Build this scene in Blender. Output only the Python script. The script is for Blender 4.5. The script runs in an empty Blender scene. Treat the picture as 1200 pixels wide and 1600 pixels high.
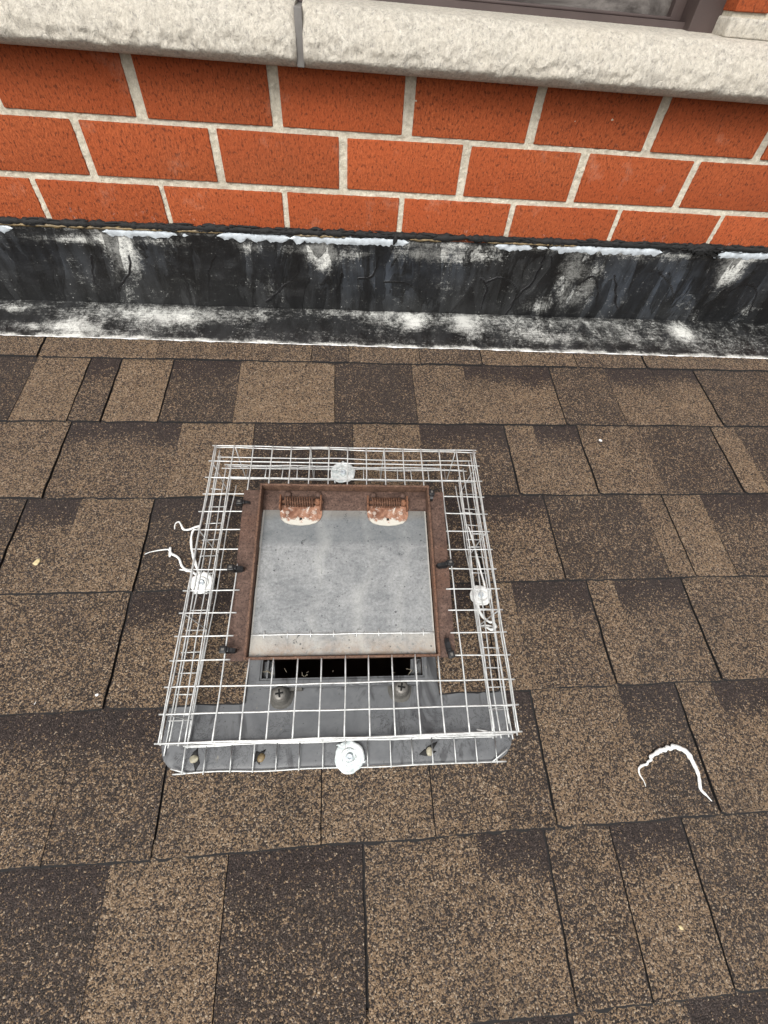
import bpy, bmesh, math, random
import numpy as np
from mathutils import Vector, Matrix, noise
random.seed(7)
SC = bpy.context.scene
C = SC.collection
mm = 0.001
# ------------------------------------------------------------------ camera
TH = 0.18107          # pitch of the low roof
VW = 588.0            # distance up the slope at which the wall stands (mm, roof frame)
F = 682.8
CAMP = Vector((-0.88, -189.65, 581.71))
RC = ((0.99596986, -0.0513287, 0.07354864), (-0.01002254, -0.87860421, -0.47744549), (0.0891268, 0.47478417, -0.87557775))
RX = Matrix.Rotation(TH, 4, 'X')
def rw(x, v, n):                     # roof frame (mm) -> world (m)
    return RX @ Vector((x*mm, v*mm, n*mm))
BASE = rw(0, VW, 0)
def ww(x, off, h):                   # wall frame: x, distance in front of the wall, height
    return Vector((x*mm, BASE.y - off*mm, BASE.z + h*mm))
cam = bpy.data.cameras.new('camera'); co = bpy.data.objects.new('camera', cam); C.objects.link(co)
r_, d_, f_ = [(RX.to_3x3() @ Vector(r)) for r in RC]
m = Matrix((r_, -d_, -f_)).transposed().to_4x4(); m.translation = rw(*CAMP)
co.matrix_world = m
cam.sensor_fit = 'VERTICAL'; cam.sensor_height = 36; cam.lens = F/1600*36
cam.clip_start = 0.01; cam.clip_end = 200
SC.camera = co
# ------------------------------------------------------------------ sky, sun, exposure
SUN_EL, SUN_ROT = math.radians(47), math.radians(200)
W = bpy.data.worlds.new('World'); SC.world = W; W.use_nodes = True
nt = W.node_tree; bg = nt.nodes['Background']
sky = nt.nodes.new('ShaderNodeTexSky'); sky.sky_type = 'NISHITA'; sky.sun_disc = False
sky.sun_elevation = SUN_EL; sky.sun_rotation = SUN_ROT; sky.dust_density = 4; sky.air_density = 1.2; sky.ozone_density = 0.6
hs = nt.nodes.new('ShaderNodeHueSaturation'); hs.inputs['Saturation'].default_value = 0.08
nt.links.new(sky.outputs[0], hs.inputs['Color']); nt.links.new(hs.outputs[0], bg.inputs['Color'])
bg.inputs['Strength'].default_value = 0.15
sl = bpy.data.lights.new('sun', 'SUN'); so = bpy.data.objects.new('sun', sl); C.objects.link(so)
sl.energy = 1.5; sl.angle = math.radians(26); sl.color = (1, .96, .90)
# sun stands behind the camera, a little to the left
az = math.radians(200)
sd = Vector((math.sin(az)*math.cos(SUN_EL), math.cos(az)*math.cos(SUN_EL), math.sin(SUN_EL)))
so.rotation_euler = sd.to_track_quat('Z', 'Y').to_euler()
SC.view_settings.view_transform = 'Standard'; SC.view_settings.look = 'None'
SC.view_settings.exposure = 0.38; SC.view_settings.gamma = 1
SC.render.resolution_x = 768; SC.render.resolution_y = 1024

# ------------------------------------------------------------------ picture measurements -> places on real surfaces
def ray(x, y):
    u = Vector(((x-600)/F, (y-800)/F, 1))
    return Vector([sum(RC[k][i]*u[k] for k in range(3)) for i in range(3)])
def on_roof(x, y, n=0):
    r = ray(x, y); t = (n-CAMP.z)/r.z
    return CAMP + t*r
WN = Vector((0, math.cos(TH), -math.sin(TH))); WUP = Vector((0, math.sin(TH), math.cos(TH)))
def on_wall(x, y, off=0):
    r = ray(x, y); B = Vector((0, VW, 0)); t = (B.dot(WN)-off-CAMP.dot(WN))/r.dot(WN)
    P = CAMP+t*r
    return P.x, (P-B).dot(WUP)

# ------------------------------------------------------------------ mesh helpers
class MB:
    def __init__(s): s.v = []; s.f = []; s.m = []; s.c = {}; s.sm = []
    def vert(s, p): s.v.append(tuple(p)); return len(s.v)-1
    def face(s, idx, m=0, cols=None, smooth=False):
        s.f.append(tuple(idx)); s.m.append(m); s.sm.append(smooth)
        if cols is not None: s.c[len(s.f)-1] = cols
    def grid(s, rows, m=0, smooth=True, closed=False, cols=None):
        ids = [[s.vert(p) for p in r] for r in rows]
        n = len(rows[0])
        for i in range(len(rows)-1):
            for j in range(n if closed else n-1):
                k = (j+1) % n
                s.face((ids[i][j], ids[i][k], ids[i+1][k], ids[i+1][j]), m, None if cols is None else (cols[i][j], cols[i][k], cols[i+1][k], cols[i+1][j]), smooth)
        return ids
    def box(s, x0, x1, y0, y1, z0, z1, m=0, bev=0.0, jit=0.0):
        if bev <= 0:
            ids = [s.vert((x, y, z)) for z in (z0, z1) for y in (y0, y1) for x in (x0, x1)]
            for q in ((0, 2, 3, 1), (4, 5, 7, 6), (0, 1, 5, 4), (2, 6, 7, 3), (0, 4, 6, 2), (1, 3, 7, 5)): s.face([ids[k] for k in q], m)
            return
        b = bmesh.new(); bmesh.ops.create_cube(b, size=1)
        for v in b.verts:
            v.co = Vector(((x0+x1)/2+v.co.x*(x1-x0)+random.uniform(-jit, jit), (y0+y1)/2+v.co.y*(y1-y0), (z0+z1)/2+v.co.z*(z1-z0)+random.uniform(-jit, jit)))
        bmesh.ops.bevel(b, geom=b.edges[:], offset=bev, segments=2, affect='EDGES', profile=.6)
        s.add(b, m, True); b.free()
    def add(s, b, m=0, smooth=False):
        b.verts.index_update(); o = len(s.v)
        for v in b.verts: s.v.append(tuple(v.co))
        for f in b.faces: s.face([o+v.index for v in f.verts], m, None, smooth)
    def tube(s, pts, r, sides=6, m=0, flat=1.0, cap=True, upv=Vector((0, 0, 1))):
        pts = [Vector(p) for p in pts]; rr = r if isinstance(r, (list, tuple)) else [r]*len(pts); rows = []
        for i, p in enumerate(pts):
            t = (pts[min(i+1, len(pts)-1)]-pts[max(i-1, 0)])
            if t.length < 1e-9: t = Vector((1, 0, 0))
            t.normalize(); u = upv if abs(t.dot(upv)) < .95 else Vector((0, 1, 0))
            a = t.cross(u).normalized(); b = a.cross(t).normalized()
            rows.append([p+a*rr[i]*math.cos(2*math.pi*k/sides)+b*rr[i]*flat*math.sin(2*math.pi*k/sides) for k in range(sides)])
        ids = s.grid(rows, m, True, True)
        if cap:
            s.face(ids[0][::-1], m); s.face(ids[-1], m)
    def lathe(s, prof, cx=0, cy=0, n=24, m=0, wob=None, smooth=True):
        rows = []
        for (r, z) in prof:
            rows.append([(cx+(r*(1+(wob(2*math.pi*k/n) if wob else 0)))*math.cos(2*math.pi*k/n), cy+(r*(1+(wob(2*math.pi*k/n) if wob else 0)))*math.sin(2*math.pi*k/n), z) for k in range(n)])
        ids = s.grid(rows, m, smooth, True); s.face(ids[-1], m)
    def poly(s, pts, z0, z1, m=0):
        a = [s.vert((x, y, z0)) for x, y in pts]; b = [s.vert((x, y, z1)) for x, y in pts]; n = len(pts)
        s.face(b, m); s.face(a[::-1], m)
        for i in range(n): s.face((a[i], a[(i+1) % n], b[(i+1) % n], b[i]), m)
    def build(s, name, mats, parent=None, matrix=None, scale=mm, attr=None):
        me = bpy.data.meshes.new(name)
        me.from_pydata([(x*scale, y*scale, z*scale) for x, y, z in s.v], [], s.f)
        for q in (mats if isinstance(mats, (list, tuple)) else [mats]): me.materials.append(q)
        me.polygons.foreach_set('material_index', s.m)
        me.polygons.foreach_set('use_smooth', s.sm)
        if attr:
            ca = me.color_attributes.new(attr, 'FLOAT_COLOR', 'CORNER')
            for fi, p in enumerate(me.polygons):
                cs = s.c.get(fi)
                for k, li in enumerate(p.loop_indices):
                    c = cs[k] if cs else (0, 0, 0)
                    ca.data[li].color = (c[0], c[1], c[2], 1)
        me.update()
        o = bpy.data.objects.new(name, me); C.objects.link(o)
        if matrix is not None: o.matrix_world = matrix
        if parent is not None: o.parent = parent
        return o
def tag(o, label=None, cat=None, group=None, kind=None):
    if label: o['label'] = label
    if cat: o['category'] = cat
    if group: o['group'] = group
    if kind: o['kind'] = kind
    return o
def thing(name, label, cat, matrix=None, group=None):
    o = bpy.data.objects.new(name, None); C.objects.link(o); o.empty_display_size = .02
    if matrix is not None: o.matrix_world = matrix
    return tag(o, label, cat, group)
def roofm(x, v, n, rz=0.0, tilt=0.0):
    return RX @ Matrix.Translation(Vector((x, v, n))*mm) @ Matrix.Rotation(rz, 4, 'Z') @ Matrix.Rotation(tilt, 4, 'X')
WALLM = Matrix.Translation(BASE)     # local x, y = -off, z = height

# ------------------------------------------------------------------ material helpers
class NT:
    def __init__(s, name):
        s.mat = bpy.data.materials.new(name); s.mat.use_nodes = True; s.t = s.mat.node_tree
        s.p = s.t.nodes['Principled BSDF']; s.tc = None
    def n(s, typ, **kw):
        q = s.t.nodes.new(typ)
        for k, v in kw.items():
            if k.startswith('i_'): q.inputs[k[2:].replace('_', ' ')].default_value = v
            else: setattr(q, k, v)
        return q
    def l(s, a, b): s.t.links.new(a, b)
    def co(s, scale=(1, 1, 1)):
        if not s.tc: s.tc = s.n('ShaderNodeTexCoord')
        mp = s.n('ShaderNodeMapping'); mp.inputs['Scale'].default_value = scale
        s.l(s.tc.outputs['Object'], mp.inputs['Vector']); return mp.outputs[0]
    def noise(s, scale, detail=4, rough=.6, dist=0, vec=None, out='Fac'):
        q = s.n('ShaderNodeTexNoise'); q.inputs['Scale'].default_value = scale; q.inputs['Detail'].default_value = detail
        q.inputs['Roughness'].default_value = rough; q.inputs['Distortion'].default_value = dist
        s.l(vec or s.co(), q.inputs['Vector']); return q.outputs[out]
    def vor(s, scale, vec=None, feature='F1'):
        q = s.n('ShaderNodeTexVoronoi'); q.feature = feature; q.inputs['Scale'].default_value = scale; s.l(vec or s.co(), q.inputs['Vector']); return q
    def ramp(s, fac, stops, interp='LINEAR'):
        q = s.n('ShaderNodeValToRGB'); q.color_ramp.interpolation = interp; e = q.color_ramp.elements
        while len(e) < len(stops): e.new(.5)
        for el, (p, c) in zip(e, stops):
            el.position = p; el.color = (c, c, c, 1) if isinstance(c, (int, float)) else (*c, 1)
        s.l(fac, q.inputs[0]); return q.outputs[0]
    def mix(s, fac, a, b, mode='MIX'):
        q = s.n('ShaderNodeMix', data_type='RGBA', blend_type=mode)
        for k, v in ((0, fac), (6, a), (7, b)):
            if isinstance(v, (int, float)): q.inputs[k].default_value = v if k == 0 else (v, v, v, 1)
            elif isinstance(v, tuple): q.inputs[k].default_value = (*v, 1)
            else: s.l(v, q.inputs[k])
        return q.outputs[2]
    def math(s, op, a, b=0.0, c=None, clamp=False):
        q = s.n('ShaderNodeMath', operation=op, use_clamp=clamp)
        for k, v in enumerate((a, b) if c is None else (a, b, c)):
            if isinstance(v, (int, float)): q.inputs[k].default_value = v
            else: s.l(v, q.inputs[k])
        return q.outputs[0]
    def bump(s, h, strength=.5, dist=.001, prev=None):
        q = s.n('ShaderNodeBump'); q.inputs['Strength'].default_value = strength; q.inputs['Distance'].default_value = dist
        s.l(h, q.inputs['Height'])
        if prev is not None: s.l(prev, q.inputs['Normal'])
        return q.outputs[0]
    def out(s, col=None, rough=None, nrm=None, metal=None, spec=None):
        for k, v in (('Base Color', col), ('Roughness', rough), ('Normal', nrm), ('Metallic', metal), ('Specular IOR Level', spec)):
            if v is None: continue
            if isinstance(v, (int, float)): s.p.inputs[k].default_value = v
            elif isinstance(v, tuple): s.p.inputs[k].default_value = (*v, 1)
            else: s.l(v, s.p.inputs[k])
        return s.mat
def plain(name, col, rough=.6, metal=0, var=.15, scale=60):
    t = NT(name); k = t.noise(scale, 5)
    return t.out(t.mix(t.ramp(k, [(.3, 0), (.7, 1)]), tuple(c*(1-var) for c in col), tuple(min(1, c*(1+var)) for c in col)), rough, t.bump(k, .15, .0005), metal)

def m_shingle():
    t = NT('shingle granules')
    at = t.n('ShaderNodeAttribute', attribute_name='tone'); sp = t.n('ShaderNodeSeparateColor'); t.l(at.outputs['Color'], sp.inputs[0])
    wv = t.noise(1300, 2, .5, 0, out='Color')
    vec = t.mix(.0009, t.co(), wv, 'ADD')
    v = t.vor(760, vec); s2 = t.n('ShaderNodeSeparateColor'); t.l(v.outputs['Color'], s2.inputs[0])
    vb = t.vor(420, t.mix(.0016, t.co(), wv, 'ADD')); s4 = t.n('ShaderNodeSeparateColor'); t.l(vb.outputs['Color'], s4.inputs[0])
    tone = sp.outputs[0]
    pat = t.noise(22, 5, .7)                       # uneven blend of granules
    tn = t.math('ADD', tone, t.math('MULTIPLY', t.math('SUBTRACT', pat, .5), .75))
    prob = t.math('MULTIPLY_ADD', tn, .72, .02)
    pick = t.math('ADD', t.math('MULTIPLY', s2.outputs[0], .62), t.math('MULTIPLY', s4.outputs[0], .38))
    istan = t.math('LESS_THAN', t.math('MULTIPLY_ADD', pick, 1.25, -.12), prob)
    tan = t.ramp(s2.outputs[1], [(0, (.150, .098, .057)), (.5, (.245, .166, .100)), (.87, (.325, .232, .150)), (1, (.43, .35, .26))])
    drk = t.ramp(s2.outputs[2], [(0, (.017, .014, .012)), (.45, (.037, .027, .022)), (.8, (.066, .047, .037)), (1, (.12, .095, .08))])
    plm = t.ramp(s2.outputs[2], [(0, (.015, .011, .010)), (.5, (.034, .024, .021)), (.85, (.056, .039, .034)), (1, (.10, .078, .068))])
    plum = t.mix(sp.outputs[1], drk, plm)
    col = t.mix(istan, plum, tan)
    big = t.noise(3.2, 4, .6)
    col = t.mix(t.math('MULTIPLY', t.ramp(big, [(.35, 0), (.7, 1)]), .30), col, t.mix(.5, col, (.085, .080, .076)))
    col = t.mix(t.ramp(t.noise(9, 5, .7), [(.30, .35), (.45, 0)]), col, (.02, .018, .018))
    h = t.math('SUBTRACT', t.math('MULTIPLY', s2.outputs[1], .5), v.outputs['Distance'])
    b = t.bump(t.math('ADD', h, t.math('MULTIPLY', t.noise(140, 3), 1.2)), 1, .0013)
    return t.out(col, .85, b, spec=.3)
def m_brick():
    t = NT('orange clay brick')
    g = t.noise(5, 3, .5, vec=t.co((1, 1, 2.5))); k = t.noise(420, 3, .75, .6, t.co((1, 1, .45))); sp = t.noise(300, 2, .7, 0, t.co((1, 1, .6)))
    col = t.mix(t.ramp(k, [(.35, 0), (.65, 1)]), (.27, .062, .022), (.48, .122, .042))
    col = t.mix(t.ramp(g, [(.35, 0), (.65, .7)]), col, (.38, .080, .026))
    col = t.mix(t.ramp(sp, [(.34, .8), (.47, 0)]), col, (.105, .028, .015))
    bl = t.noise(14, 5, .7); col = t.mix(t.ramp(bl, [(.58, 0), (.80, .45)]), col, (.62, .34, .24))
    dr = t.noise(6, 5, .75, .5); col = t.mix(t.ramp(dr, [(.52, 0), (.75, .3)]), col, (.22, .065, .030))
    xz = t.n('ShaderNodeSeparateXYZ'); t.l(t.co(), xz.inputs[0]); lw = t.n('ShaderNodeMapRange'); t.l(xz.outputs[2], lw.inputs[0]); lw.inputs[1].default_value = .165; lw.inputs[2].default_value = .135
    col = t.mix(t.math('MULTIPLY', lw.outputs[0], t.ramp(t.noise(75, 4, .8), [(.60, 0), (.68, .75)])), col, (.60, .50, .46))
    at = t.n('ShaderNodeAttribute', attribute_name='tone'); s2 = t.n('ShaderNodeSeparateColor'); t.l(at.outputs['Color'], s2.inputs[0])
    hsv = t.n('ShaderNodeHueSaturation'); t.l(col, hsv.inputs['Color']); t.l(t.math('MULTIPLY_ADD', s2.outputs[0], .20, .90), hsv.inputs['Value'])
    return t.out(hsv.outputs[0], .9, t.bump(k, .95, .0024), spec=.2)
def m_mortar():
    t = NT('lime mortar'); k = t.noise(190, 5, .75); g = t.noise(22, 3)
    col = t.mix(t.ramp(k, [(.3, 0), (.7, 1)]), (.44, .39, .30), (.74, .69, .57)); col = t.mix(t.ramp(g, [(.5, 0), (.75, .4)]), col, (.24, .19, .15))
    return t.out(col, .95, t.bump(k, .9, .003), spec=.2)
def m_stone():
    t = NT('cast limestone'); k = t.noise(170, 6, .75, .4); g = t.noise(20, 4)
    col = t.mix(t.ramp(k, [(.33, 0), (.62, 1)]), (.40, .365, .31), (.68, .635, .55)); col = t.mix(t.ramp(g, [(.4, 0), (.7, .45)]), col, (.64, .58, .48))
    dk = t.noise(75, 5, .8); col = t.mix(t.ramp(dk, [(.28, .7), (.38, 0)]), col, (.19, .18, .17))
    dg = t.noise(260, 4, .8, .3, t.co((1, 1, .5))); b = t.bump(dg, 1, .0028); b = t.bump(t.noise(70, 6, .75, .6), .8, .004, b)
    col = t.mix(t.ramp(dg, [(.30, .75), (.46, 0)]), col, (.20, .19, .18))
    return t.out(col, .92, b, spec=.25)
def m_flash():
    t = NT('tarred flashing')
    at = t.n('ShaderNodeAttribute', attribute_name='tone'); sp = t.n('ShaderNodeSeparateColor'); t.l(at.outputs['Color'], sp.inputs[0])
    chalk, tar, blue = sp.outputs
    fib = t.noise(70, 4, .7, 0, t.co((.35, 14, 14))); gr = t.noise(520, 3, .85); md = t.noise(48, 6, .78, .5); st = t.noise(26, 5, .7, .4, t.co((1.5, .5, .3)))
    fine = t.noise(190, 5, .85, .2)
    base = t.mix(t.ramp(st, [(.38, 0), (.70, 1)]), (.0045, .0045, .0045), (.027, .028, .029))
    base = t.mix(t.math('MULTIPLY', blue, t.ramp(st, [(.38, .1), (.6, 1)])), base, (.046, .056, .072))
    nz = t.math('ADD', t.math('ADD', t.math('MULTIPLY', gr, .9), t.math('MULTIPLY', fine, 1.1)), t.math('MULTIPLY', md, 1.3))
    nz = t.math('ADD', nz, t.math('MULTIPLY', fib, .8))
    c = t.math('ADD', chalk, t.math('MULTIPLY', t.math('SUBTRACT', nz, 2.05), 1.35))
    cm = t.ramp(c, [(.30, 0), (.55, .30), (1.05, 1)])
    col = t.mix(cm, base, (.64, .64, .60))
    spk = t.vor(300); s3 = t.n('ShaderNodeSeparateColor'); t.l(spk.outputs['Color'], s3.inputs[0])
    dots = t.math('MULTIPLY', t.math('GREATER_THAN', s3.outputs[0], .975), t.math('LESS_THAN', spk.outputs['Distance'], t.math('MULTIPLY', s3.outputs[1], .36)))
    col = t.mix(t.math('MULTIPLY', dots, .55), col, (.5, .5, .48))
    tm = t.ramp(t.math('ADD', tar, t.math('MULTIPLY', t.math('SUBTRACT', md, .5), .5)), [(.42, 0), (.55, 1)])
    col = t.mix(tm, col, (.006, .006, .007))
    dn = t.noise(15, 4, .55, .9, t.co((1.3, .42, .42)))
    fx = t.n('ShaderNodeSeparateXYZ'); t.l(t.co(), fx.inputs[0]); leg = t.n('ShaderNodeMapRange'); t.l(fx.outputs[1], leg.inputs[0]); leg.inputs[1].default_value = .572; leg.inputs[2].default_value = .586; leg.inputs[3].default_value = .25
    zone = t.math('MULTIPLY', leg.outputs[0], t.ramp(dn, [(.47, 0), (.53, 1)])); line = t.ramp(t.math('ABSOLUTE', t.math('SUBTRACT', dn, .502)), [(.004, 1), (.012, 0)])
    line = t.math('MULTIPLY', line, leg.outputs[0])
    col = t.mix(t.math('MULTIPLY', zone, .68), col, (.0045, .0045, .0048))
    col = t.mix(t.math('MULTIPLY', line, .75), col, (.003, .003, .003))
    tm = t.math('MAXIMUM', tm, t.math('MULTIPLY', zone, .8))
    r = t.mix(tm, t.mix(cm, .42, .85), .28)
    b = t.bump(fib, .35, .0008); b = t.bump(md, .45, .002, b); b = t.bump(tm, .5, .0015, b)
    return t.out(col, r, b, spec=.5)
def m_rust(name, a, bcol, c, pit=.5):
    t = NT(name); k = t.noise(85, 6, .75, .5); g = t.noise(13, 4, .6); f = t.noise(420, 3, .7)
    col = t.mix(t.ramp(k, [(.35, 0), (.65, 1)]), a, bcol); col = t.mix(t.ramp(g, [(.5, 0), (.72, .8)]), col, c)
    col = t.mix(t.ramp(f, [(.36, .8), (.5, 0)]), col, tuple(q*.35 for q in a)); col = t.mix(t.ramp(t.noise(150, 5, .85), [(.56, 0), (.68, .7)]), col, tuple(min(1, q*1.7) for q in bcol))
    return t.out(col, .75, t.bump(k, pit, .0016, t.bump(f, .4, .0006)), .15)
def m_lid():
    t = NT('weathered galvanised sheet')
    br = t.noise(70, 6, .8, .6, t.co((1, 2.6, 1))); md = t.noise(26, 7, .78, .8); fn = t.noise(330, 4, .8); cr = t.noise(75, 6, .85, 1.4)
    col = t.mix(t.ramp(br, [(.35, 0), (.65, 1)]), (.15, .158, .163), (.26, .268, .27))
    col = t.mix(t.ramp(md, [(.42, 0), (.66, .7)]), col, (.37, .375, .37))
    col = t.mix(t.ramp(fn, [(.35, .6), (.5, 0)]), col, (.12, .125, .13))
    col = t.mix(t.ramp(fn, [(.56, 0), (.72, .5)]), col, (.46, .47, .47))
    tc = t.n('ShaderNodeSeparateXYZ'); t.l(t.co(), tc.inputs[0])
    yw = t.math('ADD', tc.outputs[1], t.math('MULTIPLY', t.math('SUBTRACT', md, .5), .014))
    def band(a, b):
        q = t.n('ShaderNodeMapRange'); t.l(yw, q.inputs[0]); q.inputs[1].default_value = a; q.inputs[2].default_value = b; return q.outputs[0]
    col = t.mix(t.math('MULTIPLY', band(.036, .044), .55), col, (.115, .128, .135))
    col = t.mix(t.math('MULTIPLY', band(.070, .080), .45), col, (.21, .18, .14))
    col = t.mix(t.math('MULTIPLY', band(-.066, -.071), t.ramp(md, [(.36, .1), (.6, .75)])), col, (.42, .39, .34))
    col = t.mix(t.math('MULTIPLY', band(-.074, -.092), t.ramp(cr, [(.42, 0), (.6, .75)])), col, (.34, .24, .165))
    wx = t.math('ADD', tc.outputs[0], t.math('MULTIPLY', t.math('SUBTRACT', t.noise(9, 2), .5), .07))
    for cx, s_ in ((-.030, .30), (.026, .24), (.07, .14)):
        dd = t.math('ABSOLUTE', t.math('SUBTRACT', wx, cx))
        col = t.mix(t.math('MULTIPLY', t.ramp(t.math('MULTIPLY', dd, 100), [(.05, s_), (.85, 0)]), t.ramp(t.noise(22, 4, .7, 0, t.co((1, .5, 1))), [(.38, 0), (.55, 1)])), col, (.52, .52, .49))
    col = t.mix(t.ramp(cr, [(.355, .95), (.40, 0)]), col, (.030, .031, .034))
    sc = t.noise(40, 6, .8, 3.5); sc = t.math('ABSOLUTE', t.math('SUBTRACT', sc, .5)); col = t.mix(t.math('MULTIPLY', t.ramp(sc, [(.003, .8), (.009, 0)]), t.ramp(cr, [(.5, 0), (.58, 1)])), col, (.06, .06, .065))
    v = t.vor(260, t.mix(.004, t.co(), t.noise(60, 3, out='Color'), 'ADD')); s3 = t.n('ShaderNodeSeparateColor'); t.l(v.outputs['Color'], s3.inputs[0])
    dots = t.math('MULTIPLY', t.math('GREATER_THAN', s3.outputs[0], .82), t.math('LESS_THAN', v.outputs['Distance'], t.math('MULTIPLY', s3.outputs[1], .36)))
    col = t.mix(t.math('MULTIPLY', dots, t.ramp(md, [(.4, .2), (.6, .9)])), col, (.035, .035, .04))
    ed = t.ramp(t.math('MULTIPLY', t.math('ABSOLUTE', tc.outputs[0]), 8), [(.807, 0), (.812, .7)]); col = t.mix(ed, col, (.52, .50, .45))
    rg = t.mix(md, .45, .66)
    return t.out(col, rg, t.bump(br, .2, .0008, t.bump(fn, .2, .0004)), .2)
def m_plastic():
    t = NT('grey painted base metal'); md = t.noise(30, 5, .7, .5); st = t.noise(24, 4, .7, .8, t.co((1, .35, 1))); fn = t.noise(260, 3, .7)
    col = t.mix(t.ramp(md, [(.3, 0), (.7, 1)]), (.098, .102, .108), (.155, .16, .165))
    col = t.mix(t.ramp(st, [(.55, 0), (.62, .8)]), col, (.040, .040, .043))
    ln = t.noise(38, 5, .8, 2.0); ln2 = t.math('ABSOLUTE', t.math('SUBTRACT', ln, .5)); tz = t.n('ShaderNodeSeparateXYZ'); t.l(t.co(), tz.inputs[0]); low = t.n('ShaderNodeMapRange'); t.l(tz.outputs[1], low.inputs[0]); low.inputs[1].default_value = -.135; low.inputs[2].default_value = -.155
    col = t.mix(t.math('MULTIPLY', t.math('MULTIPLY', low.outputs[0], t.ramp(ln2, [(.006, .8), (.016, 0)])), t.ramp(t.noise(16, 3, .6), [(.45, 0), (.52, 1)])), col, (.015, .015, .017))
    col = t.mix(t.ramp(t.noise(48, 5, .8, 1), [(.66, 0), (.74, .8)]), col, (.30, .27, .20))
    col = t.mix(t.ramp(fn, [(.27, .8), (.36, 0)]), col, (.03, .03, .03))
    return t.out(col, t.mix(md, .35, .6), t.bump(md, .15, .0012, t.bump(fn, .15, .0004)), spec=.5)
def m_hinge():
    t = NT('flaking hinge leaf'); k = t.noise(95, 6, .75, .4)
    tc = t.n('ShaderNodeSeparateXYZ'); t.l(t.co(), tc.inputs[0])
    yy = t.math('ADD', t.math('MULTIPLY', tc.outputs[1], 45), t.math('MULTIPLY', t.math('SUBTRACT', k, .5), 1.8))
    m = t.ramp(t.math('ADD', yy, 1.05), [(.20, 0), (.34, 1)])
    rust = t.mix(t.ramp(k, [(.4, 0), (.6, 1)]), (.13, .052, .028), (.34, .18, .115))
    rust = t.mix(t.ramp(t.noise(180, 4, .7), [(.58, 0), (.66, .9)]), rust, (.62, .58, .52))
    return t.out(t.mix(m, (.52, .50, .44), rust), .8, t.bump(k, .5, .001))
M = dict(shingle=m_shingle(), edge=plain('asphalt edge and shadow lip', (.007, .006, .006), .9), felt=plain('felt', (.02, .018, .018), .95),
         brick=m_brick(), mortar=m_mortar(), stone=m_stone(), flash=m_flash(),
         rust=m_rust('rusted steel', (.062, .034, .025), (.145, .088, .066), (.115, .055, .033)),
         rust2=m_rust('bright rust', (.11, .045, .022), (.26, .12, .065), (.20, .10, .06)),
         rim=m_rust('rim rust', (.085, .042, .027), (.19, .11, .072), (.15, .065, .032)),
         spring=m_rust('spring rust', (.09, .040, .022), (.22, .11, .065), (.07, .035, .025), .3),
         lid=m_lid(), base=m_plastic(), hinge=m_hinge(), dark=plain('dark brown duct lining', (.060, .034, .022), .9),
         wire=plain('galvanised wire', (.60, .61, .60), .42, .3, .25, 160), tie=plain('black nylon', (.012, .012, .013), .35),
         caulk=plain('white sealant', (.74, .75, .73), .55, 0, .14, 160), bluecaulk=plain('clear sealant', (.50, .60, .59), .25, 0, .2, 150),
         screw=plain('zinc screw', (.17, .16, .145), .45, .5, .3, 200), boss=plain('boss putty', (.095, .090, .080), .55, 0, .35, 90),
         tar=plain('black roof cement', (.009, .009, .009), .8, 0, .4, 150), foil=plain('weathered foil', (.58, .63, .67), .45, .2, .25, 90),
         goldf=plain('aged sealant', (.17, .12, .055), .5, 0, .6, 70), brown=plain('brown window metal', (.070, .050, .046), .5, 0, .12, 20),
         seal=plain('grey joint sealant', (.15, .14, .13), .6), straw=plain('straw', (.30, .26, .19), .8), dab=plain('dirty sealant', (.36, .33, .24), .5, 0, .4, 200), chip=plain('pale chip', (.55, .45, .25), .8), white=plain('white crumb', (.75, .75, .75), .7),
         rivet=plain('scaly rivet', (.36, .28, .23), .7, 0, .5, 300), black=plain('recess', (.004, .004, .004), .9))

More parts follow.
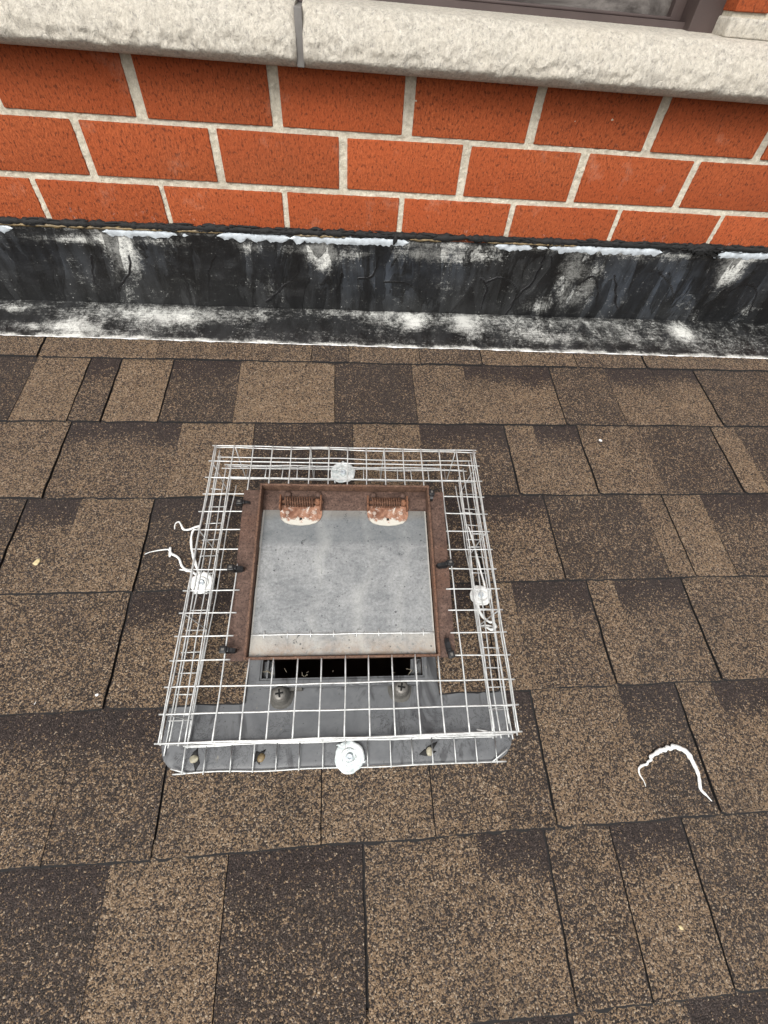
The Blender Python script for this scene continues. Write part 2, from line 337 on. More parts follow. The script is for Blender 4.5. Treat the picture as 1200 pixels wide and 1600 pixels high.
# ------------------------------------------------------------------ roof
E_ = 143.0; V0 = 438.78
def X(px, py): return on_roof(px, py, 3).x
Lt, Md, Dk = .85, .52, .22
rows_px = {   # row: (mid y, [ (left x in picture, tone, dark band on top 0/1, joint at its left: 0 none 1 thin 2 strong), ... , end x ])
 0: (553, [(-60, .7, 0, 2), (60, .72, 0, 2), (245, .6, 0, 1), (370, .62, 0, 0), (487, .4, 0, 1), (545, .66, 0, 1), (655, .45, 0, 1), (750, .68, 0, 2), (812, .66, 0, 0), (895, .52, 0, 2), (1000, .62, 0, 2), (1190, .5, 0, 2)], 1300),
 1: (615, [(-90, Dk, 0, 2), (32, .84, 0, 0), (121, .45, 1, 2), (172, .88, 0, 2), (258, .30, 1, 2), (370, .90, 0, 0), (523, .22, 0, 1), (648, .70, 0, 1), (732, .74, 1, 0), (870, .42, 0, 2), (960, .68, 1, 0), (1037, .74, 1, 1), (1103, .42, 0, 2)], 1290),
 2: (720, [(-80, .78, 0, 2), (88, .60, 1, 2), (272, .82, 0, 0), (392, .22, 0, 1), (552, .80, 0, 1), (661, .40, 1, 0), (800, .78, 0, 2), (848, .70, 1, 0), (919, .66, 0, 2), (1020, .34, 0, 0), (1137, .80, 0, 2), (1176, .30, 0, 0)], 1330),
 3: (840, [(-160, .35, 0, 2), (18, .62, 1, 2), (107, .80, 0, 0), (228, .32, 1, 2), (745, .62, 1, 2), (866, .36, 0, 2), (1025, .72, 0, 0), (1062, .80, 0, 2), (1125, .46, 1, 0)], 1340),
 4: (990, [(-190, .60, 0, 2), (190, .66, 1, 2), (765, .80, 0, 1), (815, .58, 1, 0), (940, .76, 0, 2), (985, .56, 1, 0), (1099, .64, 0, 2)], 1400),
 5: (1190, [(-250, .62, 1, 2), (105, .46, 1, 0), (262, .68, 0, 2), (503, .74, 0, 1), (670, .60, 0, 1), (785, .44, 1, 0), (850, .74, 0, 2), (1000, .40, 1, 0), (1097, .72, 0, 2), (1160, .72, 1, 0)], 1450),
 6: (1450, [(-300, .34, 1, 2), (152, .80, 0, 0), (346, .34, 1, 1), (571, .72, 0, 2), (762, .74, 1, 0), (878, .58, 0, 2), (992, .74, 1, 1), (1118, .56, 0, 2)], 1600),
 7: (1595, [(-330, .7, 0, 2), (200, .5, 1, 1), (500, .7, 0, 1), (780, .26, 1, 0), (895, .72, 0, 2), (1080, .24, 1, 0), (1260, .7, 0, 2)], 1700)}
CUT = (-121.0, 113.0)
mb = MB()
def slab(x0, x1, row, tone, band, jl, jr, raised):
    Vl = V0 - row*E_; L = 128.0 if row < 0 else E_
    if row == 0 and False: pass
    t = 4.6 if raised else 3.3
    gl = {0: 0, 1: .65, 2: 1.45}[jl]; gr = {0: 0, 1: .65, 2: 1.45}[jr]
    nx = max(2, int((x1-x0)/7)); ny = 14
    sds = [noise.noise(Vector((row*3.1+k, x0*.11, .3))) for k in (0, 5)]
    lift = lambda x: (2.6*max(0, min(1, (235-abs(x+3))/25.0)) if row == 4 else 0)
    rows = []; cols = []
    for j in range(ny+1):
        s_ = [0, 1.2, 4, 10, 22, 36, 50, 64, 78, 92, 104, 116, 128, 138, 158][j]
        if row == 0: s_ = min(s_, 140)
        r = []; cc = []
        for i in range(nx+1):
            x = x0+(x1-x0)*i/nx
            a = gl*(1 if i == 0 else 0); b = gr*(1 if i == nx else 0)
            ex = 0
            if i == 0 and jl: ex = a+noise.noise(Vector((x0*.3, (Vl+s_)*.045, row)))*1.5*(1 if jl == 2 else .5)+noise.noise(Vector((x0*.3, (Vl+s_)*.25, 2)))*.35
            if i == nx and jr: ex = -b+noise.noise(Vector((x1*.3, (Vl+s_)*.045, row)))*1.5*(1 if jr == 2 else .5)+noise.noise(Vector((x1*.3, (Vl+s_)*.25, 2)))*.35
            xe = x+ex
            rd = 0
            if jl == 2 and i <= 1: rd = max(0, 1-(i*7)/6.0)*max(0, 1-s_/5.0)*3
            dv = noise.noise(Vector((x*.02, row*7.7, 0)))*1.8+noise.noise(Vector((x*.15, row*7.7, 3)))*.8
            n = .6+t*(1-s_/150.0)+noise.noise(Vector((x*.012, (Vl+s_)*.02, row)))*.35+lift(x)*(1-s_/160)
            if j == 0: n -= .5
            r.append((xe, Vl+s_+(dv+rd)*max(0, 1-s_/20.0), n))
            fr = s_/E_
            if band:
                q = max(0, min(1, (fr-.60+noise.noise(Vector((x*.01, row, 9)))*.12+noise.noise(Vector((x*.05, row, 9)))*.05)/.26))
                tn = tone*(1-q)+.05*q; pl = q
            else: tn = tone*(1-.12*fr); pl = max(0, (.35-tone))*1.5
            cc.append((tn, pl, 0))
        rows.append(r); cols.append(cc)
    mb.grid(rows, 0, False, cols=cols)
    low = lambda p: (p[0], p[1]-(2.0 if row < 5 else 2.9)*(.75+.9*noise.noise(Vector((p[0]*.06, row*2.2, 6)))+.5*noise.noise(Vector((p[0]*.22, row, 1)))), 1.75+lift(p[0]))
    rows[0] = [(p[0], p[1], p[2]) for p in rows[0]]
    mb.grid([[low(p) for p in rows[0]], rows[0]], 1, False)  # black asphalt lip, run out to paint a heavier shadow line under the course
    for k in (0, -1):
        if (jl if k == 0 else jr) or raised:
            side = [r[k] for r in rows]
            g = [[(p[0], p[1], p[2]-5) for p in side], side]
            if k == 0: g = g[::-1]
            mb.grid(g, 1, False)
rng = random.Random(3)
def clip(x0, x1, row, tone, band, jl, jr, raised):
    if row in (3, 4) and x1 > CUT[0] and x0 < CUT[1]:
        if x0 < CUT[0]: slab(x0, CUT[0], row, tone, band, jl, 1, raised)
        if x1 > CUT[1]: slab(CUT[1], x1, row, tone, band, 1, jr, raised)
        return
    slab(x0, x1, row, tone, band, jl, jr, raised)
def rand_run(x0, x1, row, jr_end=2):
    x = x0; alt = rng.random() < .5
    while x < x1-1:
        w = rng.choice((90, 120, 160, 200, 240)); xe = min(x1, x+w)
        if x1-xe < 50: xe = x1
        clip(x, xe, row, rng.choice((.25, .4, .6, .75, .85)), rng.random() < .4, 2, 2, alt); alt = not alt; x = xe
XL, XR = -1900.0, 1900.0
for row in range(0, 13):
    if row in rows_px:
        my, segs, xend = rows_px[row]
        n = len(segs); xs = [X(s[0], my) for s in segs]+[X(xend, my)]
        rand_run(XL, xs[0], row)
        for i, s in enumerate(segs):
            jr = segs[i+1][3] if i+1 < n else 2
            clip(xs[i], xs[i+1], row, s[1], s[2], s[3], jr, (i % 2 == 0))
        rand_run(xs[-1], XR, row)
    else: rand_run(XL, XR, row)
roof = thing('shingle_roof', 'low sloped roof of mottled brown and charcoal asphalt shingles below the brick wall', 'roof', RX.copy())
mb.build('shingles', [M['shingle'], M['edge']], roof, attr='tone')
roof['kind'] = 'structure'
dk = MB()
for a in ((XL, XR, -1460, -112), (XL, XR, 96, 640), (XL, -98, -112, 96), (93, XR, -112, 96)):
    dk.box(a[0], a[1], a[2], a[3], -20, -1.2)
dk.build('roof_deck', M['felt'], roof)

# ------------------------------------------------------------------ brick wall (building)
wall = thing('brick_wall', 'orange brick wall with wide pale mortar joints above the black flashing', 'wall', WALLM.copy())
X0, WB, HB, H1 = -485.87, 195.26, 74.06, 272.54
bk = MB(); cidx = []
def brick(x0, x1, h0, h1):
    n0 = len(bk.f); tn = random.random(); o = random.uniform(-.6, .6)
    bk.box(x0, x1, -o, 60, h0, h1, 0, 1.5, .9)
    for k in range(n0, len(bk.f)): bk.c[k] = [(tn, 0, 0)]*len(bk.f[k])
WX0, WX1, WH0, WH1 = -820, 533, 405, 1060
jt = {2: 15.5, 1: 13.0, 0: 8.5}
for r in range(-3, 14):
    h0 = H1-2*HB+HB*r; h1 = h0+HB; par = 1 if r % 2 else 0
    j = jt.get(r, 11); hj = {2: 7, 1: 8, 0: 9}.get(r, 9)
    if r > 2: h0 = 424+(r-3)*HB; h1 = h0+HB
    for k in range(-12+par, 26, 2):
        a = X0+k*WB/2+j/2; b = X0+(k+2)*WB/2-j/2
        if b < -1500 or a > 1700: continue
        if r > 2:
            if h0 < WH1:
                if a < WX1-1 and b > WX1: a = WX1
                elif b > WX0 and a < WX0: b = WX0
                elif a >= WX0 and b <= WX1: continue
            if b-a < 15: continue
        brick(a, b, h0+hj/2, h1-hj/2)
bk.build('brickwork', M['brick'], wall, attr='tone')
mo = MB()
def mslab(x0, x1, h0, h1, st=12):
    nx = int((x1-x0)/st)+1; nz = max(2, int((h1-h0)/(st*.7)))
    g = []
    for j in range(nz+1):
        r = []
        for i in range(nx+1):
            x = x0+(x1-x0)*i/nx; h = h0+(h1-h0)*j/nz
            r.append((x, 2.2+noise.noise(Vector((x*.16, h*.22, 1)))*1.9+noise.noise(Vector((x*.03, h*.05, 4)))*1.2, h))
        g.append(r)
    mo.grid(g, 0, True)
mslab(-1500, -760, -40, 347); mslab(-760, 960, 110, 347, 3.4); mslab(-760, 960, -40, 110); mslab(960, 1700, -40, 347)
mo.box(-1500, WX0-2, 3.5, 60, 348, 1240); mo.box(WX1+2, 1700, 3.5, 60, 348, 1240); mo.box(WX0-2, WX1+2, 3.5, 60, WH1, 1240)
mo.build('mortar', M['mortar'], wall)
# stone quoin at the foot of the pier
q = MB(); q.box(WX1-1, 900, -2, 58, 405, 424, 0, 2, .3); q.build('pier_stone', M['stone'], wall)
# sills
def sill(x0, x1, name):
    s = MB(); nx = int((x1-x0)/2.4)
    prof = [(28, 344.5), (33, 344.8), (38, 346.2), (42, 348.8), (46, 351.8), (49.5, 354.4), (50.5, 357), (50.5, 360), (50.3, 363), (50, 366), (49.5, 369), (48.8, 372), (47.6, 375), (46.2, 378), (44.6, 381), (42.8, 384), (40.8, 387), (38.6, 390), (36.2, 393), (33.6, 396), (30.5, 399), (26, 402.5), (0, 405), (-65, 408)]
    rows = []
    for i in range(nx+1):
        x = x0+(x1-x0)*i/nx; r = []
        edge = min((x-x0), (x1-x)); ed = max(0, 1-edge/7.0)
        for k, (o, h) in enumerate(prof):
            w = max(0, min(1, (k-4)/2.0))*max(.2, min(1, (16-k)/7.0))*.9
            a = noise.fractal(Vector((x*.035, h*.07, o*.02)), .75, 2.2, 6)*2.2
            ri = 1-abs(noise.noise(Vector((x*.055+h*.02, h*.10, 5.5))))*2; a += (ri**3)*2.6-1.0
            cell = noise.cell(Vector((x*.07+noise.noise(Vector((x*.05, h*.1, 2)))*1.5, h*.11, 3)))
            a += (cell-.5)*1.4
            a2 = noise.fractal(Vector((x*.16, h*.16, 3)), .7, 2.1, 4)*.55
            r.append((x, -(o+a*w+a2*(1 if k > 3 else .4)-ed*ed*5), h+a2*.3-(ed*2 if k > 14 else 0)))
        rows.append(r)
    s.grid(rows, 0, True)
    for k in (0, -1):
        ids = [s.vert(p) for p in rows[k]]+[s.vert((rows[k][0][0], 60, 408)), s.vert((rows[k][0][0], 60, 344.5))]
        s.face(ids if k == 0 else ids[::-1], 0)
    ia = [s.vert((x, y, z)) for x, y, z in ((x0, -28, 344.5), (x1, -28, 344.5), (x1, 60, 344.5), (x0, 60, 344.5))]; s.face(ia[::-1], 0)
    return s.build(name, M['stone'], wall)
a = sill(-1300, -57.5, 'stone_sill'); b = sill(-48.5, 920, 'stone_sill')
g = MB(); g.box(-58, -48, -41, 50, 345.5, 399, 0, 1, 0); g.build('sill_joint', M['seal'], wall)
# window above the sill
win = MB()
win.box(WX0, WX1, 45, 100, 400, 414); win.build('window_frame', M['brown'], wall)
w2 = MB()
for (x0, x1, y0, y1, z0, z1) in ((495, WX1+8, 30, 110, 402, WH1), (478, 495, 62, 110, 414, WH1), (WX0-8, WX0+45, 30, 110, 402, WH1), (WX0+45, 495, 34, 110, WH1-50, WH1), (WX0+45, 478, 58, 72, 414, 417.5)):
    w2.box(x0, x1, y0, y1, z0, z1, 0, 1.2, 0)
w2.build('window_sash', M['brown'], wall)
gm = NT('dusty glass'); k = gm.noise(7, 5, .7, 1.6, gm.co((1, 1, 3)))
gmat = gm.out(gm.mix(gm.ramp(k, [(.42, 0), (.7, 1)]), (.05, .042, .038), (.20, .18, .165)), .22, gm.bump(k, .1, .003), spec=.6)
w3 = MB(); w3.box(WX0+40, 480, 74, 79, 412, WH1-48); w3.build('window_pane', gmat, wall)

# ------------------------------------------------------------------ flashing
fl = thing('wall_flashing', 'black tarred metal flashing with white chalky stains along the foot of the brick wall', 'flashing', RX.copy())
htop = lambda x: 133.0+(x-74)*.0072
vlow = lambda x: 480.5-(x-76)*.0105+noise.noise(Vector((x*.006, 0, 4)))*1.2
def wl(x, off, h):     # wall frame -> roof frame mm
    P = Vector((x, VW, 0)) - WN*off + WUP*h
    return (P.x, P.y, P.z)
xs = list(np.arange(-1500, -800, 40.))+list(np.arange(-800, 1150, 2.5))+list(np.arange(1150, 1700, 40.))
wallblobs = [(185, 385, 22, 34, 1.), (200, 405, 14, 28, .7), (130, 374, 45, 8, .8), (60, 372, 40, 5, .5), (500, 395, 28, 20, 1.), (505, 410, 12, 18, .7), (388, 390, 22, 18, .6), (430, 452, 20, 20, .4), (150, 438, 22, 18, .35), (195, 450, 14, 28, .45),
 (690, 398, 50, 14, .9), (760, 400, 30, 10, .6), (893, 425, 24, 32, .95), (890, 470, 30, 14, .6), (845, 478, 18, 14, .5), (925, 440, 16, 22, .8), (1142, 422, 20, 26, 1.3), (1166, 485, 9, 12, .8), (560, 400, 30, 8, .6), (640, 395, 30, 8, .5), (830, 480, 40, 8, .35), (1080, 495, 12, 8, .4), (290, 440, 30, 20, .2), (690, 450, 25, 25, .2), (985, 470, 60, 18, .16), (470, 390, 60, 6, .5), (260, 378, 60, 6, .6), (1010, 405, 60, 5, .4), (1090, 470, 60, 30, .1)]
apblobs = [(110, 505, 30, 16, .55), (150, 515, 60, 10, .7), (25, 480, 30, 6, .7), (230, 490, 90, 14, .6), (60, 510, 40, 6, .5), (275, 500, 50, 14, .5), (390, 495, 80, 10, .36), (340, 515, 20, 10, -.6), (180, 510, 24, 10, -.5), (460, 505, 45, 12, -.5), (645, 500, 22, 18, .9), (725, 505, 22, 20, .85), (600, 500, 18, 12, .3), (680, 525, 40, 6, -.5), (820, 520, 30, 12, .35), (870, 530, 60, 8, .4), (1066, 520, 16, 12, 1.1), (1000, 530, 50, 8, .3), (780, 500, 70, 14, .2), (950, 510, 80, 14, .22), (1120, 535, 50, 12, .25), (40, 498, 50, 8, -.3), (850, 502, 200, 8, .2), (530, 512, 25, 10, -.5), (560, 488, 60, 7, .45)]
blueblobs = [(60, 400, 60, 30, .5), (590, 425, 80, 40, .6), (240, 400, 60, 30, .35), (680, 410, 60, 30, .5), (1000, 450, 80, 40, .8), (420, 410, 60, 25, .35), (1180, 440, 30, 60, .4), (1085, 440, 40, 40, .5)]
tarstrokes = [[(140, 400), (150, 440), (165, 460), (168, 482)], [(203, 400), (200, 430), (185, 452)], [(335, 400), (325, 440), (328, 470)], [(285, 430), (298, 465)], [(310, 435), (322, 470)], [(465, 400), (462, 430), (428, 462), (415, 470)], [(535, 425), (525, 455)], [(590, 400), (585, 430), (560, 435)], [(600, 440), (640, 445), (660, 470)],
 [(750, 435), (760, 450), (752, 485)], [(760, 440), (785, 434), (805, 450), (800, 480), (790, 492)], [(850, 395), (835, 440), (815, 455), (800, 475)], [(905, 445), (925, 432), (935, 455), (930, 480)], [(860, 400), (865, 470), (860, 490)], [(1030, 425), (1045, 440), (1052, 460), (1048, 476)], [(1135, 460), (1160, 445), (1182, 455), (1170, 490)], [(960, 430), (965, 480), (980, 490)]]
def fld(P, blobs, conv):
    out = np.zeros(len(P))
    for (px, py, rx, ry, s) in blobs:
        a = conv(px, py); b = conv(px+rx, py); c = conv(px, py+ry)
        sx = abs(b[0]-a[0])+1; sy = abs(c[1]-a[1])+1
        out += s*np.exp(-(((P[:, 0]-a[0])/sx)**2+((P[:, 1]-a[1])/sy)**2))
    return out
cr = lambda px, py: (lambda q: (q.x, q.y))(on_roof(px, py, 4))
cw = lambda px, py: on_wall(px, py, 3)
f2 = MB()
def sheet(top):
    nr = 46 if top else 34
    g = []; coords = []
    for j in range(nr+1):
        r = []
        for x in xs:
            if top:
                h = 2+(htop(x)-2)*j/nr; o = 3+noise.noise(Vector((x*.013, h*.02, 0)))*3.2+noise.noise(Vector((x*.05, h*.06, 3)))*.8+max(0, h-120)*.05
                r.append(wl(x, o, h)); coords.append((x, h))
            else:
                v = vlow(x)+(VW-3-vlow(x))*j/nr
                n = 6.2-3.4*j/nr+noise.noise(Vector((x*.02, v*.03, 7)))*.8
                r.append((x, v, n)); coords.append((x, v))
        g.append(r)
    P = np.array(coords); nn = len(xs)
    if top:
        ch = fld(P, wallblobs, cw); ch = np.minimum(ch, 1.0)*.82-.02+.45*np.exp(-((P[:, 1]-128)/5)**2)
        bl = fld(P, blueblobs, cw); tr = np.zeros(len(P))
        for st in tarstrokes:
            q0 = [Vector(cw(*p)) for p in st]; q = []
            for k in range(len(q0)-1):
                a0, a1, a2, a3 = q0[max(k-1, 0)], q0[k], q0[k+1], q0[min(k+2, len(q0)-1)]
                for u in range(5):
                    w = u/5; q.append(.5*((2*a1)+(-a0+a2)*w+(2*a0-5*a1+4*a2-a3)*w*w+(-a0+3*a1-3*a2+a3)*w**3))
            q.append(q0[-1])
            wxx = P[:, 0]+2.0*np.sin(P[:, 1]*.09+P[:, 0]*.02)+.8*np.sin(P[:, 1]*.31+P[:, 0]*.05); PX = wxx
            for (ax, ay), (bx, by) in zip(q, q[1:]):
                L2 = (bx-ax)**2+(by-ay)**2+1e-6
                t_ = np.clip(((PX-ax)*(bx-ax)+(P[:, 1]-ay)*(by-ay))/L2, 0, 1)
                dd = np.hypot(PX-ax-t_*(bx-ax), P[:, 1]-ay-t_*(by-ay))
                tr = np.maximum(tr, .30*np.exp(-(dd/1.5)**2)+.42*np.exp(-(dd/9)**2))
    else:
        ch = fld(P, apblobs, cr)*.8+.2
        lo = np.array([vlow(x) for x in P[:, 0]])
        ch += (.62+.5*np.sin(P[:, 0]*.031)*np.sin(P[:, 0]*.083+1))*np.exp(-((P[:, 1]-lo)/6)**2)
        bl = np.zeros(len(P)); tr = np.zeros(len(P))
    ch = ch-.35*np.minimum(tr, 1)
    cols = [[(float(ch[j*nn+i]), float(tr[j*nn+i]), float(min(1, bl[j*nn+i]))) for i in range(nn)] for j in range(nr+1)]
    f2.grid(g, 0, True, cols=cols); return g
g1 = sheet(False); g2 = sheet(True)
f2.grid([[(p[0], p[1]+.5, p[2]-2.5) for p in g1[0]], g1[0]], 0, False, cols=[[(1, 0, 0)]*len(xs)]*2)
f2.grid([g1[-1], g2[0]], 0, True, cols=[[(.35, 0, 0)]*len(xs)]*2)
f2.build('flashing_sheet', M['flash'], fl, attr='tone')
# silvery torn foil strip and aged sealant under the tar bead
def strip(name, ranges, h_off, hh, proud, mat, sd):
    for x0, x1 in ranges:
        s = MB(); n = max(4, int((x1-x0)/3)); rows = [[] for _ in range(6)]
        for i in range(n+1):
            x = x0+(x1-x0)*i/n; e = min(1, min(i, n-i)/4.0)
            up = hh*.5*e*(1+.45*noise.noise(Vector((x*.05, sd, 0)))); dn = hh*.5*e*(1+.9*noise.noise(Vector((x*.07, sd, 5)))+.5*noise.noise(Vector((x*.2, sd, 5))))
            c = htop(x)+h_off
            for k in range(6):
                a = -1+2*k/5; h = c+(up if a > 0 else dn)*a
                rows[k].append(wl(x, 4+proud*(1-a*a)+noise.noise(Vector((x*.12, k*.9, sd)))*proud*.5, h))
        s.grid(rows, 0, True); s.build(name, mat, fl)
wx = lambda px, py=375: on_wall(px, py, 4)[0]
strip('foil_strip', [(wx(-60), wx(30)), (wx(165), wx(300)), (wx(340), wx(455)), (wx(452), wx(640)), (wx(775), wx(860)), (wx(862), wx(1045)), (wx(1120), wx(1500))], -4.5, 12, 1.4, M['foil'], 1)
strip('aged_sealant', [(wx(-60), wx(352)), (wx(460), wx(540)), (wx(640), wx(700)), (wx(760), wx(905))], 1.5, 5.5, 3.2, M['goldf'], 2)
bd = MB()
for sd, hh, rr, xa, xb in ((0, 6.5, 4.8, -1500, 1700), (3, 2.0, 1.7, -700, wx(700)), (4, 2.4, 1.9, wx(820), wx(1200))):
    pts = []; rad = []; x = xa
    while x <= xb:
        w = 1+.6*noise.noise(Vector((x*.03, sd, 1)))+.6*noise.noise(Vector((x*.11, sd, 2)))+.3*noise.noise(Vector((x*.3, sd, 2)))
        pts.append(wl(x, 3.5+1.2*noise.noise(Vector((x*.05, sd, 6))), htop(x)+hh+2.0*noise.noise(Vector((x*.025, sd, 3)))+1.1*noise.noise(Vector((x*.1, sd, 4)))))
        rad.append(max(.6, rr*w)); x += 3 if -800 < x < 1100 else 30
    bd.tube(pts, rad, 10, 0, upv=Vector((0, 1, 0)))
for i in range(230):
    x0 = random.uniform(-760, 960); ln = random.uniform(8, 42); hb = random.choice((1.5, 4, 8, 11, 10))+random.uniform(-2, 2.5); q0 = random.uniform(.8, 2.8)*(1.0 if hb > 3 else .6)
    bd.tube([wl(x0+ln*k/5, 5+random.uniform(-.5, 2.2), htop(x0)+hb+random.uniform(-1.1, 1.1)+2.0*noise.noise(Vector((x0*.025, 0, 3)))) for k in range(6)], [.3, q0*.8, q0, q0*.9, q0*.6, .3], 6, 0, upv=Vector((0, 1, 0)))
x, h = on_wall(1090, 392, 4)
for i in range(9):
    pts = [wl(x+random.uniform(-30, 36)+k*random.uniform(2, 9), 6+random.uniform(0, 5), h+random.uniform(-6, 8)+k*random.uniform(-1.5, 2)) for k in range(5)]
    bd.tube(pts, [1, 2.5, 3.3, 2.2, .8], 7, 0, upv=Vector((0, 1, 0)))
x, h = on_wall(617, 375, 4)
bd.tube([wl(x-2, 5, h-7), wl(x, 8, h), wl(x+1, 6, h+8), wl(x+1, 3, h+13)], [1.5, 4, 3, 1.2], 8, 0, upv=Vector((0, 1, 0)))
bd.build('tar_bead', M['tar'], fl)
# crusty white line along the lower edge of the flashing
wl_ = MB(); pts = []; rad = []; x = -900
while x < 1250:
    pts.append((x, vlow(x)-.6+noise.noise(Vector((x*.08, 2, 2)))*.9, 5.2)); rad.append(max(.12, .75+2.2*noise.noise(Vector((x*.035, 1, 1)))+1.4*noise.noise(Vector((x*.17, 1, 4))))); x += 3
wl_.tube(pts, rad, 6, 0, .8)
for (px, n, w) in ((940, 9, 13), (1000, 4, 6), (975, 5, 5)):
    pass
wl_.build('sealant_line', M['white'], fl)

# ------------------------------------------------------------------ roof vent
CA = -0.0206
vent = thing('roof_vent', 'grey metal vent base with two cross head screws under the wire cage', 'roof vent', roofm(0, 0, 0, CA))
bp = MB()
def platez(x, y): return 2.6+max(0, (-133-y))*.055+noise.noise(Vector((x*.02, y*.03, 2)))*.5
def skirt():
    ys = [-206, -205, -203, -199, -194, -188, -180, -170, -160, -150, -141, -133, -124]
    rows = []
    for y in ys:
        R_ = 30; c = -206+R_; ins = 0
        if y < c: ins = R_-math.sqrt(max(0, R_*R_-(c-y)**2))
        xl, xr = -207+ins, 201-ins; n = 70
        row = []
        for i in range(n+1):
            x = xl+(xr-xl)*i/n
            z = platez(x, y)
            e = min(x-xl, xr-x, (y+206)*1.2)
            z -= 2.0*math.exp(-e/1.5)
            # pressed outline and dimples
            if abs(abs(x+2)-62) < 3 and y > -172 and y < -150: z -= .9
            if abs(y+150) < 3 and abs(x+2) < 62: z -= .9
            row.append((x, y, z))
        rows.append(row)
    bp.grid(rows, 0, True)
    bp.grid([[(p[0], p[1], p[2]-3) for p in rows[0]], rows[0]], 0, False)
    for k in (0, -1):
        s_ = [r[k] for r in rows]; g = [[(p[0], p[1], p[2]-3) for p in s_], s_]
        bp.grid(g if k else g[::-1], 0, False)
skirt()
def ring(x0, x1, y0, y1, z):       # flat sheet round the neck
    hx0, hx1, hy0, hy1 = -97, 92, -111, 93
    for (a, b, c, d) in ((x0, x1, y0, hy0), (x0, x1, hy1, y1), (x0, hx0, hy0, hy1), (hx1, x1, hy0, hy1)):
        nx = max(1, int((b-a)/6)); ny = max(1, int((d-c)/6))
        bp.grid([[(a+(b-a)*i/nx, c+(d-c)*j/ny, z+noise.noise(Vector(((a+(b-a)*i/nx)*.02, (c+(d-c)*j/ny)*.03, 2)))*.5) for i in range(nx+1)] for j in range(ny+1)], 0, True)
ring(-124, 116, -124, 165, 2.6)
bp.build('base_plate', M['base'], vent)
# neck: collar with folded lip
nk = MB()
def collar(x0, x1, y0, y1, z0, z1, t, mi=0):
    nk.box(x0, x1, y0, y0+t, z0, z1, mi); nk.box(x0, x1, y1-t, y1, z0, z1, mi)
    nk.box(x0, x0+t, y0+t, y1-t, z0, z1, mi); nk.box(x1-t, x1, y0+t, y1-t, z0, z1, mi)
collar(-101, 96, -115, 97, 1, 27, 2.5)
collar(-104, 99, -118.5, 100, 24, 28.5, 3.4)
nk.box(-96, 90, -121.5, -118.6, 3, 22, 0, 1, 0)
nk.build('neck', M['base'], vent)
for bx_ in ((-98.3, -84), (79, 93.2)):
    b = MB(); b.poly([(bx_[0], -112), (bx_[1], -112), (bx_[1]-2 if bx_[0] < 0 else bx_[1], -92), (bx_[0]+(0 if bx_[0] < 0 else 2), -92)], 17, 19); b.box(bx_[0]+5, bx_[0]+7, -112, -92, 19, 27)
    b.tube([(bx_[0]+1, -111, 19), (bx_[1]-2, -96, 24)], 1.2, 6)
    b.build('corner_bracket', M['base'], vent)
dl = MB()
def liner(x0, x1, y0, y1, z0, z1):
    c = [(x0, y0), (x1, y0), (x1, y1), (x0, y1)]
    for i in range(4):
        p, q_ = c[i], c[(i+1) % 4]
        ids = [dl.vert((*p, z0)), dl.vert((*q_, z0)), dl.vert((*q_, z1)), dl.vert((*p, z1))]; dl.face(ids)
    dl.face([dl.vert((*p, z0)) for p in c])
liner(-98.2, 93.2, -112.2, 94.2, -260, 25)
dl.box(-98, -95, -80, 90, 25, 82); dl.box(91, 94, -80, 90, 25, 82); dl.box(-98, 94, 90, 93.5, 25, 90)
dl.build('duct_liner', M['dark'], vent)  # lining is an even dark brown all the way down
# straws of an old nest caught on the collar
st = MB()
for k in range(13):
    x = random.choice((random.uniform(-96, -82), random.uniform(74, 90), random.uniform(-90, 88))); y = random.uniform(-112, -106)
    p = Vector((x, y, random.uniform(22, 30))); d = Vector((random.uniform(-1, 1), random.uniform(-.1, .7), random.uniform(.1, 1))).normalized()*random.uniform(4, 12 if abs(x) > 70 else 6)
    st.tube([p, p+d*.5+Vector((random.uniform(-1, 1),)*3), p+d], random.uniform(.2, .42), 5)
o = st.build('nest_straw', M['straw']); o.matrix_world = roofm(0, 0, 0, CA); tag(o, 'bits of dry nest straw poking out of the dark vent opening under the rusty frame', 'straw', kind='stuff')
# screw bosses
for (bx, by) in ((-76.8, -128.6), (67.2, -124.8)):
    b = MB(); b.lathe([(15.5, 2.5), (15, 4.5), (12.5, 6), (11.2, 8), (11.6, 11), (10.6, 14), (9.6, 17), (9.4, 20.5), (8.2, 21.5)], bx, by, 28, 0, lambda a: .03*math.sin(2*a+bx)+.02*math.sin(5*a))
    b.poly([(bx-11+(5 if bx > 0 else 14), by+4), (bx+11+(5 if bx > 0 else 14), by+4), (bx+9+(5 if bx > 0 else 14), by+13), (bx-9+(5 if bx > 0 else 14), by+13)], 2.7, 12, 0)
    bo = b.build('screw_boss', M['boss'], vent)
    s = MB(); s.lathe([(7.9, 20), (8.4, 22), (7.6, 23.6), (5.6, 24.6), (2.5, 24.9)], bx, by, 24, 0)
    an = random.uniform(-.2, .2)
    so_ = s.build('screw', M['screw'], bo)
    s = MB()
    for a in (an, an+math.pi/2):
        u = Vector((math.cos(a), math.sin(a))); w = Vector((-u.y, u.x))
        s.poly([(bx+u.x*4.6+w.x*1, by+u.y*4.6+w.y*1), (bx-u.x*4.6+w.x*1, by-u.y*4.6+w.y*1), (bx-u.x*4.6-w.x*1, by-u.y*4.6-w.y*1), (bx+u.x*4.6-w.x*1, by+u.y*4.6-w.y*1)], 22, 25.2+(0.05 if a == an else 0), 0)
    s.build('screw_slot', M['black'], bo)
